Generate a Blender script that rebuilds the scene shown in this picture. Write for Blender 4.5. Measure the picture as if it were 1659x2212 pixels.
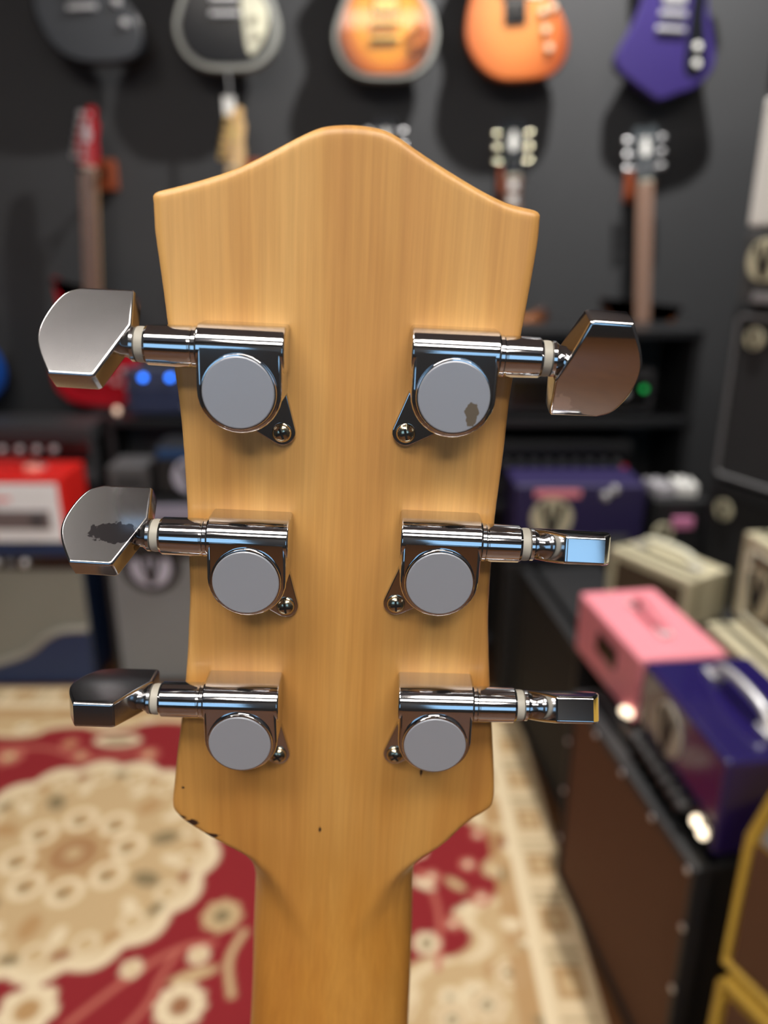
import bpy, bmesh, math, random
import numpy as np
from mathutils import Vector, Matrix

for o in list(bpy.data.objects):
    bpy.data.objects.remove(o, do_unlink=True)
S = bpy.context.scene
C = S.collection
R = math.radians
random.seed(4)

# ------------------------------------------------------------------ camera
EYE = 1.40
cam_d = bpy.data.cameras.new('camera')
cam = bpy.data.objects.new('camera', cam_d)
C.objects.link(cam)
cam.location = (0, 0, EYE)
cam.rotation_euler = (R(90 - 19), 0, 0)
cam_d.sensor_fit = 'VERTICAL'
cam_d.sensor_height = 36.0
cam_d.sensor_width = 27.0
cam_d.lens = 1661 / 2212 * 36.0
cam_d.clip_start = 0.01
cam_d.clip_end = 100
cam_d.dof.use_dof = True
cam_d.dof.focus_distance = 0.156
cam_d.dof.aperture_fstop = 9.0
S.camera = cam

# ------------------------------------------------------------------ world, exposure
w = bpy.data.worlds.new('daylight')
S.world = w
w.use_nodes = True
bg = w.node_tree.nodes['Background']
bg.inputs[0].default_value = (0.36, 0.66, 1.0, 1)
bg.inputs[1].default_value = 1.6
S.view_settings.view_transform = 'Standard'
S.view_settings.look = 'None'
S.view_settings.gamma = 1
S.view_settings.use_curve_mapping = False
S.view_settings.exposure = 0.0

PANEL_POWER = 18.0          # emission strength of the ceiling panels
SPOT_POWER = 26.0          # wall spotlight, watts

# ------------------------------------------------------------------ materials
def lin(c):
    out = []
    for v in c[:3]:
        v = v / 255.0
        out.append(v / 12.92 if v <= 0.04045 else ((v + 0.055) / 1.055) ** 2.4)
    return tuple(out) + (1.0,)

MATS = {}
def mat(name, rgb, rough=0.5, metal=0.0, noise=0.0, scale=30.0, bump=0.0, coat=0.0, emit=None, spec=0.5):
    if name in MATS:
        return MATS[name]
    m = bpy.data.materials.new(name)
    m.use_nodes = True
    nt = m.node_tree
    b = nt.nodes['Principled BSDF']
    col = lin(rgb)
    b.inputs['Base Color'].default_value = col
    b.inputs['Roughness'].default_value = rough
    b.inputs['Metallic'].default_value = metal
    b.inputs['Specular IOR Level'].default_value = spec
    b.inputs['Coat Weight'].default_value = coat
    b.inputs['Coat Roughness'].default_value = 0.08
    if emit:
        b.inputs['Emission Color'].default_value = lin(emit[0])
        b.inputs['Emission Strength'].default_value = emit[1]
    if noise or bump:
        tc = nt.nodes.new('ShaderNodeTexCoord')
        n = nt.nodes.new('ShaderNodeTexNoise')
        n.inputs['Scale'].default_value = scale
        n.inputs['Detail'].default_value = 5
        nt.links.new(tc.outputs['Object'], n.inputs['Vector'])
        if noise:
            r = nt.nodes.new('ShaderNodeValToRGB')
            r.color_ramp.elements[0].position = 0.3
            r.color_ramp.elements[1].position = 0.7
            r.color_ramp.elements[0].color = tuple(max(0, c * (1 - noise)) for c in col[:3]) + (1,)
            r.color_ramp.elements[1].color = tuple(min(1, c * (1 + noise)) for c in col[:3]) + (1,)
            nt.links.new(n.outputs['Fac'], r.inputs['Fac'])
            nt.links.new(r.outputs['Color'], b.inputs['Base Color'])
        if bump:
            bp = nt.nodes.new('ShaderNodeBump')
            bp.inputs['Strength'].default_value = bump
            bp.inputs['Distance'].default_value = 0.002
            nt.links.new(n.outputs['Fac'], bp.inputs['Height'])
            nt.links.new(bp.outputs['Normal'], b.inputs['Normal'])
    MATS[name] = m
    return m

def burst(name, inner, mid, outer, cx, cz, rx, rz, p0=0.45, p1=0.78, p2=1.0):
    """sunburst lacquer: colour by distance from the body's middle, in object coordinates"""
    m = bpy.data.materials.new(name)
    m.use_nodes = True
    nt = m.node_tree
    b = nt.nodes['Principled BSDF']
    tc = nt.nodes.new('ShaderNodeTexCoord')
    mp = nt.nodes.new('ShaderNodeMapping')
    mp.inputs['Location'].default_value = (-cx / rx, 0, -cz / rz)
    mp.inputs['Scale'].default_value = (1 / rx, 0, 1 / rz)
    ln = nt.nodes.new('ShaderNodeVectorMath'); ln.operation = 'LENGTH'
    r = nt.nodes.new('ShaderNodeValToRGB')
    r.color_ramp.elements[0].position = p0
    r.color_ramp.elements[0].color = lin(inner)
    r.color_ramp.elements[1].position = p2
    r.color_ramp.elements[1].color = lin(outer)
    e = r.color_ramp.elements.new(p1); e.color = lin(mid)
    nt.links.new(tc.outputs['Object'], mp.inputs['Vector'])
    nt.links.new(mp.outputs['Vector'], ln.inputs[0])
    nt.links.new(ln.outputs['Value'], r.inputs['Fac'])
    nt.links.new(r.outputs['Color'], b.inputs['Base Color'])
    b.inputs['Roughness'].default_value = 0.25
    b.inputs['Coat Weight'].default_value = 0.4
    MATS[name] = m
    return m

def wood_mat():
    m = bpy.data.materials.new('lacquered_natural_wood')
    m.use_nodes = True
    nt = m.node_tree; N = nt.nodes; L = nt.links
    b = N['Principled BSDF']
    tc = N.new('ShaderNodeTexCoord')
    def noise(sx, sy, sz, detail, rough=0.5):
        mp = N.new('ShaderNodeMapping'); mp.inputs['Scale'].default_value = (sx, sy, sz)
        n = N.new('ShaderNodeTexNoise'); n.inputs['Scale'].default_value = 1
        n.inputs['Detail'].default_value = detail; n.inputs['Roughness'].default_value = rough
        L.new(tc.outputs['Object'], mp.inputs['Vector']); L.new(mp.outputs['Vector'], n.inputs['Vector'])
        return n
    broad = noise(70, 5, 70, 3)           # wide growth bands along the grain
    fine = noise(800, 20, 800, 4, 0.6)   # fine streaks
    pore = noise(2600, 90, 2600, 2)
    blot = noise(30, 22, 30, 3)
    r1 = N.new('ShaderNodeValToRGB')
    r1.color_ramp.elements[0].position = 0.33; r1.color_ramp.elements[0].color = lin((200, 146, 82))
    r1.color_ramp.elements[1].position = 0.68; r1.color_ramp.elements[1].color = lin((224, 176, 106))
    e = r1.color_ramp.elements.new(0.50); e.color = lin((214, 162, 92))
    L.new(broad.outputs['Fac'], r1.inputs['Fac'])
    r2 = N.new('ShaderNodeValToRGB')
    r2.color_ramp.elements[0].position = 0.36; r2.color_ramp.elements[0].color = (0.83, 0.78, 0.70, 1)
    r2.color_ramp.elements[1].position = 0.66; r2.color_ramp.elements[1].color = (1.10, 1.10, 1.08, 1)
    L.new(fine.outputs['Fac'], r2.inputs['Fac'])
    mx = N.new('ShaderNodeMix'); mx.data_type = 'RGBA'; mx.blend_type = 'MULTIPLY'; mx.inputs['Factor'].default_value = 0.5
    L.new(r1.outputs['Color'], mx.inputs['A']); L.new(r2.outputs['Color'], mx.inputs['B'])
    # blotchy tint, darker and more amber towards the neck
    sep = N.new('ShaderNodeSeparateXYZ'); L.new(tc.outputs['Object'], sep.inputs['Vector'])
    mr = N.new('ShaderNodeMapRange'); mr.inputs['From Min'].default_value = 0.03; mr.inputs['From Max'].default_value = -0.11
    L.new(sep.outputs['Y'], mr.inputs['Value'])
    ad = N.new('ShaderNodeMath'); ad.operation = 'MULTIPLY_ADD'; ad.inputs[1].default_value = 0.7; ad.inputs[2].default_value = -0.35
    L.new(blot.outputs['Fac'], ad.inputs[0])
    a2 = N.new('ShaderNodeMath'); a2.operation = 'ADD'; a2.use_clamp = True
    L.new(mr.outputs['Result'], a2.inputs[0]); L.new(ad.outputs['Value'], a2.inputs[1])
    am = N.new('ShaderNodeMix'); am.data_type = 'RGBA'; am.blend_type = 'MULTIPLY'
    am.inputs['B'].default_value = (0.70, 0.56, 0.30, 1)
    L.new(a2.outputs['Value'], am.inputs['Factor']); L.new(mx.outputs['Result'], am.inputs['A'])
    # chipped, dirty dents with their own outlines
    last = am.outputs['Result']
    warp = noise(700, 700, 700, 3)
    for (x, y, rx, ry) in ((-0.0340, -0.0655, 0.0016, 0.0010), (-0.0372, -0.0640, 0.0020, 0.0006), (-0.0300, -0.0690, 0.0026, 0.0006),
                           (-0.0359, -0.0552, 0.0004, 0.0004), (-0.0030, -0.0660, 0.0003, 0.0010), (0.0206, -0.0480, 0.0003, 0.0012),
                           (-0.0262, -0.0738, 0.0020, 0.0004)):
        mp = N.new('ShaderNodeMapping'); mp.vector_type = 'POINT'
        mp.inputs['Location'].default_value = (-x / rx, -y / ry, 0); mp.inputs['Scale'].default_value = (1 / rx, 1 / ry, 0)
        L.new(tc.outputs['Object'], mp.inputs['Vector'])
        ln = N.new('ShaderNodeVectorMath'); ln.operation = 'LENGTH'; L.new(mp.outputs['Vector'], ln.inputs[0])
        pl = N.new('ShaderNodeMath'); pl.operation = 'MULTIPLY_ADD'; pl.inputs[1].default_value = 2.2; pl.inputs[2].default_value = -1.1
        L.new(warp.outputs['Fac'], pl.inputs[0])
        sm = N.new('ShaderNodeMath'); sm.operation = 'ADD'; L.new(ln.outputs['Value'], sm.inputs[0]); L.new(pl.outputs['Value'], sm.inputs[1])
        mk = N.new('ShaderNodeMapRange'); mk.inputs['From Min'].default_value = 1.15; mk.inputs['From Max'].default_value = 0.75
        L.new(sm.outputs['Value'], mk.inputs['Value'])
        mm = N.new('ShaderNodeMix'); mm.data_type = 'RGBA'; mm.inputs['B'].default_value = lin((52, 30, 20))
        L.new(mk.outputs['Result'], mm.inputs['Factor']); L.new(last, mm.inputs['A'])
        last = mm.outputs['Result']
    L.new(last, b.inputs['Base Color'])
    b.inputs['Roughness'].default_value = 0.42
    b.inputs['Coat Weight'].default_value = 0.18
    b.inputs['Coat Roughness'].default_value = 0.22
    bp = N.new('ShaderNodeBump'); bp.inputs['Strength'].default_value = 0.06; bp.inputs['Distance'].default_value = 0.0003
    L.new(pore.outputs['Fac'], bp.inputs['Height']); L.new(bp.outputs['Normal'], b.inputs['Normal'])
    return m

def chrome_mat(name, rgb=(212, 212, 214), rough=0.06, patch=None, brushed=0.0, patch_rgb=(78, 76, 80), metal=1.0):
    m = bpy.data.materials.new(name)
    m.use_nodes = True
    nt = m.node_tree; N = nt.nodes; L = nt.links
    b = N['Principled BSDF']
    b.inputs['Base Color'].default_value = lin(rgb)
    b.inputs['Metallic'].default_value = metal
    tc = N.new('ShaderNodeTexCoord')
    n = N.new('ShaderNodeTexNoise'); n.inputs['Scale'].default_value = 900; n.inputs['Detail'].default_value = 4
    L.new(tc.outputs['Object'], n.inputs['Vector'])
    mr = N.new('ShaderNodeMapRange'); mr.inputs['To Min'].default_value = rough * 0.9; mr.inputs["To Max"].default_value = rough * 1.1
    L.new(n.outputs['Fac'], mr.inputs['Value']); L.new(mr.outputs['Result'], b.inputs['Roughness'])
    if brushed:
        mp = N.new('ShaderNodeMapping'); mp.inputs['Scale'].default_value = (6000, 160, 160)
        n2 = N.new('ShaderNodeTexNoise'); n2.inputs['Scale'].default_value = 1; n2.inputs['Detail'].default_value = 2
        L.new(tc.outputs['Object'], mp.inputs['Vector']); L.new(mp.outputs['Vector'], n2.inputs['Vector'])
        bp = N.new('ShaderNodeBump'); bp.inputs['Strength'].default_value = brushed; bp.inputs['Distance'].default_value = 0.0002
        L.new(n2.outputs['Fac'], bp.inputs['Height']); L.new(bp.outputs['Normal'], b.inputs['Normal'])
    if patch:
        x, y, rx, ry = patch
        mp = N.new('ShaderNodeMapping')
        mp.inputs['Location'].default_value = (-x / rx, -y / ry, 0); mp.inputs['Scale'].default_value = (1 / rx, 1 / ry, 0)
        L.new(tc.outputs['Object'], mp.inputs['Vector'])
        ln = N.new('ShaderNodeVectorMath'); ln.operation = 'LENGTH'; L.new(mp.outputs['Vector'], ln.inputs[0])
        sm = N.new('ShaderNodeMath'); sm.operation = 'MULTIPLY_ADD'; sm.inputs[1].default_value = 1.0
        L.new(n.outputs['Fac'], sm.inputs[0]); L.new(ln.outputs['Value'], sm.inputs[2])
        mk = N.new('ShaderNodeMapRange'); mk.inputs['From Min'].default_value = 1.42; mk.inputs['From Max'].default_value = 1.34
        L.new(sm.outputs['Value'], mk.inputs['Value'])
        mm = N.new('ShaderNodeMix'); mm.data_type = 'RGBA'
        mm.inputs['A'].default_value = lin(rgb); mm.inputs['B'].default_value = lin(patch_rgb)
        L.new(mk.outputs['Result'], mm.inputs['Factor']); L.new(mm.outputs['Result'], b.inputs['Base Color'])
    return m

WOOD = wood_mat()
CHROME = chrome_mat('polished_chrome')
BUTTON = chrome_mat('worn_button_chrome', rough=0.10)
BUTTON_BR = chrome_mat('brushed_button_chrome', (190, 190, 192), rough=0.165)
BUTTON_PATCH = chrome_mat('flaking_button_chrome', (190, 190, 192), rough=0.165, patch=(-0.0062, -0.0012, 0.0058, 0.0026), patch_rgb=(104, 102, 106))
BUTTON_PEEL = chrome_mat('peeling_button_chrome', rough=0.07, patch=(0.0018, 0.0085, 0.0026, 0.0034), patch_rgb=(235, 235, 240))
CAP = chrome_mat('satin_cap_metal', (172, 176, 184), rough=0.42, metal=0.45)
CAP_SCUFF = chrome_mat('scuffed_cap_metal', (172, 176, 184), rough=0.42, metal=0.45, patch=(0.0035, -0.0030, 0.0014, 0.0026), patch_rgb=(120, 108, 92))
NYLON = mat('cream_nylon', (172, 168, 156), 0.45)
SCREW = chrome_mat('nickel_screw', (196, 186, 160), rough=0.18)
SLOT = mat('screw_slot_dark', (18, 16, 14), 0.7)
BLACK = mat('black_vinyl', (27, 28, 30), 0.55, noise=0.25, scale=160, bump=0.25)
BLACKGLOSS = mat('black_gloss', (14, 14, 16), 0.18, coat=0.4)
GREYTRIM = mat('grey_piping', (104, 104, 106), 0.5)
SILVER = mat('silver_hardware', (226, 226, 228), 0.42, metal=0.85)
GOLD = mat('gold_hardware', (240, 208, 130), 0.35, metal=0.85)
WHITEPL = mat('white_plastic', (236, 236, 232), 0.35)
CREAMPL = mat('cream_plastic', (226, 224, 200), 0.4)
CREAMV = mat('cream_vinyl', (196, 188, 158), 0.55, noise=0.08, scale=150)
LOGOC = mat('cream_emblem', (205, 198, 168), 0.45)
LOGOW = mat('lilac_white_emblem', (190, 190, 208), 0.4)
LOGOD = mat('dark_emblem_stroke', (20, 19, 20), 0.5)
PINKV = mat('pink_vinyl', (232, 140, 152), 0.5, noise=0.05, scale=180)
PURPLE = mat('purple_gloss', (30, 20, 82), 0.16, coat=0.6)
PURPLEM = mat('purple_vinyl', (40, 32, 76), 0.5, noise=0.1, scale=160)
BROWNCL = mat('brown_grille_cloth', (96, 62, 38), 0.85, noise=0.18, scale=420, bump=0.4)
GREYCL = mat('grey_grille_cloth', (128, 131, 134), 0.85, noise=0.08, scale=420, bump=0.3)
OLIVECL = mat('olive_grey_grille_cloth', (134, 134, 124), 0.85, noise=0.08, scale=420, bump=0.3)
BLUEV = mat('navy_vinyl', (34, 54, 92), 0.5, noise=0.12, scale=160)
REDV = mat('red_vinyl', (214, 34, 28), 0.42, noise=0.05, scale=160)
YELLOWV = mat('mustard_vinyl', (198, 160, 62), 0.5, noise=0.10, scale=150)
ROSEWOOD = mat('rosewood_board', (118, 86, 70), 0.6, noise=0.15, scale=60)
MAPLE = mat('maple_wood', (222, 184, 128), 0.35, noise=0.06, scale=40)
HANGWOOD = mat('mahogany_block', (140, 66, 34), 0.4, noise=0.15, scale=40)
REDLACQ = mat('cherry_red_lacquer', (178, 20, 34), 0.2, coat=0.5)
BLACKLACQ = mat('charcoal_lacquer', (58, 61, 66), 0.38, coat=0.1)
JETLACQ = mat('jet_black_lacquer', (22, 24, 28), 0.2, coat=0.3)
PURPLELACQ = mat('purple_lacquer', (50, 38, 100), 0.35, coat=0.2)
BLUELACQ = mat('blue_lacquer', (20, 70, 150), 0.2, coat=0.5)
DARKBACK = mat('dark_mahogany', (58, 34, 24), 0.35)
TIN = mat('grey_metal', (120, 122, 126), 0.35, metal=0.6)
DARKGREY = mat('dark_grey_metal', (52, 52, 54), 0.45)

# ------------------------------------------------------------------ mesh helpers
def finish(name, bm, m, parent=None, smooth=None):
    me = bpy.data.meshes.new(name)
    bmesh.ops.recalc_face_normals(bm, faces=bm.faces)
    bm.to_mesh(me)
    bm.free()
    ms = m if isinstance(m, (list, tuple)) else [m]
    for k in ms:
        me.materials.append(k)
    if smooth is not None:
        me.polygons.foreach_set('use_smooth', [True] * len(me.polygons))
        me.set_sharp_from_angle(angle=R(smooth))
    o = bpy.data.objects.new(name, me)
    C.objects.link(o)
    if smooth is not None and len(me.polygons) < 4000:
        wn_ = o.modifiers.new('even_normals', 'WEIGHTED_NORMAL')
        wn_.keep_sharp = True
        wn_.weight = 100
    if parent is not None:
        o.parent = parent
    return o

def tag(o, label=None, cat=None, group=None, kind=None):
    if label: o['label'] = label
    if cat: o['category'] = cat
    if group: o['group'] = group
    if kind: o['kind'] = kind
    return o

def empty(name, loc=(0, 0, 0), rz=0.0):
    o = bpy.data.objects.new(name, None)
    o.empty_display_size = 0.05
    C.objects.link(o)
    o.location = loc
    o.rotation_euler = (0, 0, rz)
    return o

def box_bm(x0, x1, y0, y1, z0, z1, bev=0.0, seg=2, bm=None):
    own = bm is None
    b = bmesh.new()
    bmesh.ops.create_cube(b, size=1.0)
    for v in b.verts:
        v.co = Vector(((x0 + x1) / 2 + v.co.x * (x1 - x0), (y0 + y1) / 2 + v.co.y * (y1 - y0), (z0 + z1) / 2 + v.co.z * (z1 - z0)))
    if bev:
        bmesh.ops.bevel(b, geom=list(b.edges), offset=bev, segments=seg, profile=0.6, affect='EDGES')
    if own:
        return b
    merge(bm, b)
    return bm

def merge(dst, src):
    me = bpy.data.meshes.new('tmp')
    src.to_mesh(me)
    src.free()
    dst.from_mesh(me)
    bpy.data.meshes.remove(me)

def box(name, m, parent, x0, x1, y0, y1, z0, z1, bev=0.0, seg=2):
    return finish(name, box_bm(x0, x1, y0, y1, z0, z1, bev, seg), m, parent, 40 if bev else None)

def lathe_bm(prof, n=32, axis='z', origin=(0, 0, 0)):
    """prof: list of (radius, height); closed with caps"""
    b = bmesh.new()
    rings = []
    for r, h in prof:
        ring = []
        for k in range(n):
            a = 2 * math.pi * k / n
            p = (r * math.cos(a), r * math.sin(a), h)
            if axis == 'x': p = (h, p[0], p[1])
            elif axis == 'y': p = (p[0], h, p[1])
            ring.append(b.verts.new(Vector(p) + Vector(origin)))
        rings.append(ring)
    for a, c in zip(rings, rings[1:]):
        for k in range(n):
            b.faces.new((a[k], a[(k + 1) % n], c[(k + 1) % n], c[k]))
    b.faces.new(rings[0]); b.faces.new(rings[-1])
    return b

def prism_bm(pts, a0, a1, axis='y', bev=0.0, seg=3, which='both'):
    """pts: closed 2D outline; extruded along axis between a0 and a1; rim edges optionally bevelled"""
    b = bmesh.new()
    def mk(p, a):
        if axis == 'y': return Vector((p[0], a, p[1]))
        if axis == 'z': return Vector((p[0], p[1], a))
        return Vector((a, p[0], p[1]))
    A = [b.verts.new(mk(p, a0)) for p in pts]
    B = [b.verts.new(mk(p, a1)) for p in pts]
    fa = b.faces.new(A); fb = b.faces.new(list(reversed(B)))
    n = len(pts)
    for k in range(n):
        b.faces.new((A[k], B[k], B[(k + 1) % n], A[(k + 1) % n]))
    bmesh.ops.recalc_face_normals(b, faces=b.faces)
    if bev:
        ed = set()
        if which in ('both', 'a0'): ed |= set(fa.edges)
        if which in ('both', 'a1'): ed |= set(fb.edges)
        bmesh.ops.bevel(b, geom=list(ed), offset=bev, segments=seg, profile=0.5, affect='EDGES')
    return b

def tube_bm(pts, r, n=10, closed=False):
    b = bmesh.new()
    P = [Vector(p) for p in pts]
    rings = []
    m = len(P)
    up = None
    for i in range(m):
        if closed:
            t = (P[(i + 1) % m] - P[i - 1]).normalized()
        else:
            t = (P[min(i + 1, m - 1)] - P[max(i - 1, 0)]).normalized()
        if up is None:
            up = Vector((0, 0, 1)) if abs(t.z) < 0.9 else Vector((1, 0, 0))
        s = t.cross(up).normalized()
        up = s.cross(t).normalized()
        rr = r[i] if isinstance(r, (list, tuple)) else r
        rings.append([b.verts.new(P[i] + (s * math.cos(2 * math.pi * k / n) + up * math.sin(2 * math.pi * k / n)) * rr) for k in range(n)])
    rng = range(m) if closed else range(m - 1)
    for i in rng:
        a, c = rings[i], rings[(i + 1) % m]
        for k in range(n):
            b.faces.new((a[k], a[(k + 1) % n], c[(k + 1) % n], c[k]))
    if not closed:
        b.faces.new(rings[0]); b.faces.new(rings[-1])
    return b

def catmull(pts, n=8, closed=True):
    out = []
    m = len(pts)
    rng = m if closed else m - 1
    for i in range(rng):
        p0 = pts[(i - 1) % m] if closed or i > 0 else pts[i]
        p1 = pts[i]; p2 = pts[(i + 1) % m]
        p3 = pts[(i + 2) % m] if closed or i + 2 < m else p2
        for k in range(n):
            t = k / n
            out.append(tuple(0.5 * (2 * p1[j] + (p2[j] - p0[j]) * t + (2 * p0[j] - 5 * p1[j] + 4 * p2[j] - p3[j]) * t * t
                                    + (3 * p1[j] - p0[j] - 3 * p2[j] + p3[j]) * t ** 3) for j in range(len(p1))))
    if not closed:
        out.append(tuple(pts[-1]))
    return out

# ------------------------------------------------------------------ the room
X0, X1, Y0, Y1, ZC = -2.6, 1.48, -3.4, 2.90, 3.35
WALLM = mat('charcoal_wall_paint', (54, 55, 57), 0.75, noise=0.06, scale=3, bump=0.08)
CEILM = mat('grey_ceiling_paint', (196, 194, 192), 0.8, noise=0.03, scale=4)
def floor_mat():
    m = bpy.data.materials.new('dark_floor_boards')
    m.use_nodes = True
    nt = m.node_tree; b = nt.nodes['Principled BSDF']
    tc = nt.nodes.new('ShaderNodeTexCoord')
    mp = nt.nodes.new('ShaderNodeMapping'); mp.inputs['Scale'].default_value = (14, 1.2, 1)
    n = nt.nodes.new('ShaderNodeTexNoise'); n.inputs['Scale'].default_value = 3; n.inputs['Detail'].default_value = 6
    r = nt.nodes.new('ShaderNodeValToRGB')
    r.color_ramp.elements[0].color = lin((70, 44, 26)); r.color_ramp.elements[1].color = lin((122, 82, 50))
    nt.links.new(tc.outputs['Object'], mp.inputs['Vector']); nt.links.new(mp.outputs['Vector'], n.inputs['Vector'])
    nt.links.new(n.outputs['Fac'], r.inputs['Fac']); nt.links.new(r.outputs['Color'], b.inputs['Base Color'])
    b.inputs['Roughness'].default_value = 0.4
    return m
FLOORM = floor_mat()

def struct(name, m, *a, **k):
    o = box(name, m, None, *a, **k)
    return tag(o, kind='structure')

struct('floor', FLOORM, X0 - .1, X1 + .1, Y0 - .1, Y1 + .1, -0.1, 0)
struct('ceiling', CEILM, X0 - .1, X1 + .1, Y0 - .1, Y1 + .1, ZC, ZC + .1)
struct('wall_back', WALLM, X0 - .1, X1 + .1, Y1, Y1 + .1, 0, ZC)
struct('wall_left', WALLM, X0 - .1, X0, Y0, Y1, 0, ZC)
struct('wall_right', WALLM, X1, X1 + .1, Y0, Y1, 0, ZC)
# shop front behind the photographer, with two tall windows
WZ0, WZ1 = 1.00, 2.35
WINS = ((-2.2, -0.55), (0.25, 1.30))
b = bmesh.new()
box_bm(X0, X1, Y0 - .1, Y0, 0, WZ0, bm=b)
box_bm(X0, X1, Y0 - .1, Y0, WZ1, ZC, bm=b)
xs = [X0] + [v for wv in WINS for v in wv] + [X1]
for a, c in zip(xs[0::2], xs[1::2]):
    box_bm(a, c, Y0 - .1, Y0, WZ0, WZ1, bm=b)
tag(finish('wall_front', b, WALLM), kind='structure')
GLASS = bpy.data.materials.new('window_glass')
GLASS.use_nodes = True
nt = GLASS.node_tree
for n in list(nt.nodes): nt.nodes.remove(n)
o_ = nt.nodes.new('ShaderNodeOutputMaterial'); t_ = nt.nodes.new('ShaderNodeBsdfTransparent'); g_ = nt.nodes.new('ShaderNodeBsdfGlossy')
g_.inputs['Roughness'].default_value = 0.02
x_ = nt.nodes.new('ShaderNodeMixShader'); x_.inputs[0].default_value = 0.06
nt.links.new(t_.outputs[0], x_.inputs[1]); nt.links.new(g_.outputs[0], x_.inputs[2]); nt.links.new(x_.outputs[0], o_.inputs[0])
for i, (a, c) in enumerate(WINS):
    b = bmesh.new()
    for (p, q, r_, s_) in ((a, a + .04, WZ0, WZ1), (c - .04, c, WZ0, WZ1), (a, c, WZ0, WZ0 + .04), (a, c, WZ1 - .04, WZ1)):
        box_bm(p, q, Y0 - .08, Y0 - .02, r_, s_, bm=b)
    wn = tag(finish('window_%d' % (i + 1), b, BLACK), kind='structure')
    box('pane', GLASS, wn, a + .04, c - .04, Y0 - .052, Y0 - .048, WZ0 + .04, WZ1 - .04)

# ceiling light panels (lamps of the shop)
LIGHTM = mat('panel_diffuser', (255, 255, 255), 0.5, emit=((255, 246, 236), PANEL_POWER))
FRAMEM = mat('white_enamel', (225, 225, 225), 0.5)
def ceiling_panel(cx, cy, wx, wy, label):
    t = empty('ceiling_light', (cx, cy, ZC))
    tag(t, label, 'light', 'ceiling light panels')
    b = bmesh.new()
    for (p, q, r_, s_) in ((-wx - .03, -wx, -wy - .03, wy + .03), (wx, wx + .03, -wy - .03, wy + .03), (-wx, wx, -wy - .03, -wy), (-wx, wx, wy, wy + .03)):
        box_bm(p, q, r_, s_, -.05, 0, bm=b)
    finish('frame', b, FRAMEM, t)
    box('diffuser', LIGHTM, t, -wx, wx, -wy, wy, -.03, -.015)
ceiling_panel(-0.75, -1.05, .60, .30, 'white ceiling light panel on the left before the shop windows')
ceiling_panel(0.80, -1.05, .60, .30, 'white ceiling light panel on the right before the shop windows')
ceiling_panel(0.05, -2.30, .60, .30, 'white ceiling light panel nearest the shop windows')
ceiling_panel(-1.30, 0.20, .30, .30, 'white ceiling light panel above the patterned rug')

# wall spotlight on the ceiling, throwing the guitar shadows down the wall
t = empty('ceiling_spotlight', (0.68, 2.12, ZC))
tag(t, 'black ceiling spotlight aimed at the wall of guitars', 'spotlight')
finish('canopy', lathe_bm([(.05, -.02), (.05, 0)], 24), BLACKGLOSS, t, 40)
finish('stem', lathe_bm([(.012, -.06), (.012, -.02)], 16), BLACKGLOSS, t, 40)
finish('head', lathe_bm([(.045, -.06), (.05, -.07), (.05, -.11), (.047, -.11), (.047, -.075)], 24), BLACKGLOSS, t, 40)
ld = bpy.data.lights.new('spotlight_lamp', 'SPOT')
ld.energy = SPOT_POWER * 12
ld.color = (1, .97, .93)
ld.spot_size = R(150); ld.spot_blend = 0.6
ld.shadow_soft_size = 0.035
lo = bpy.data.objects.new('lamp', ld); C.objects.link(lo)
lo.parent = t; lo.location = (0, 0, -.10)
dv = Vector((-0.35, .68, -1.15)); lo.rotation_euler = dv.to_track_quat('-Z', 'Y').to_euler()

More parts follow.
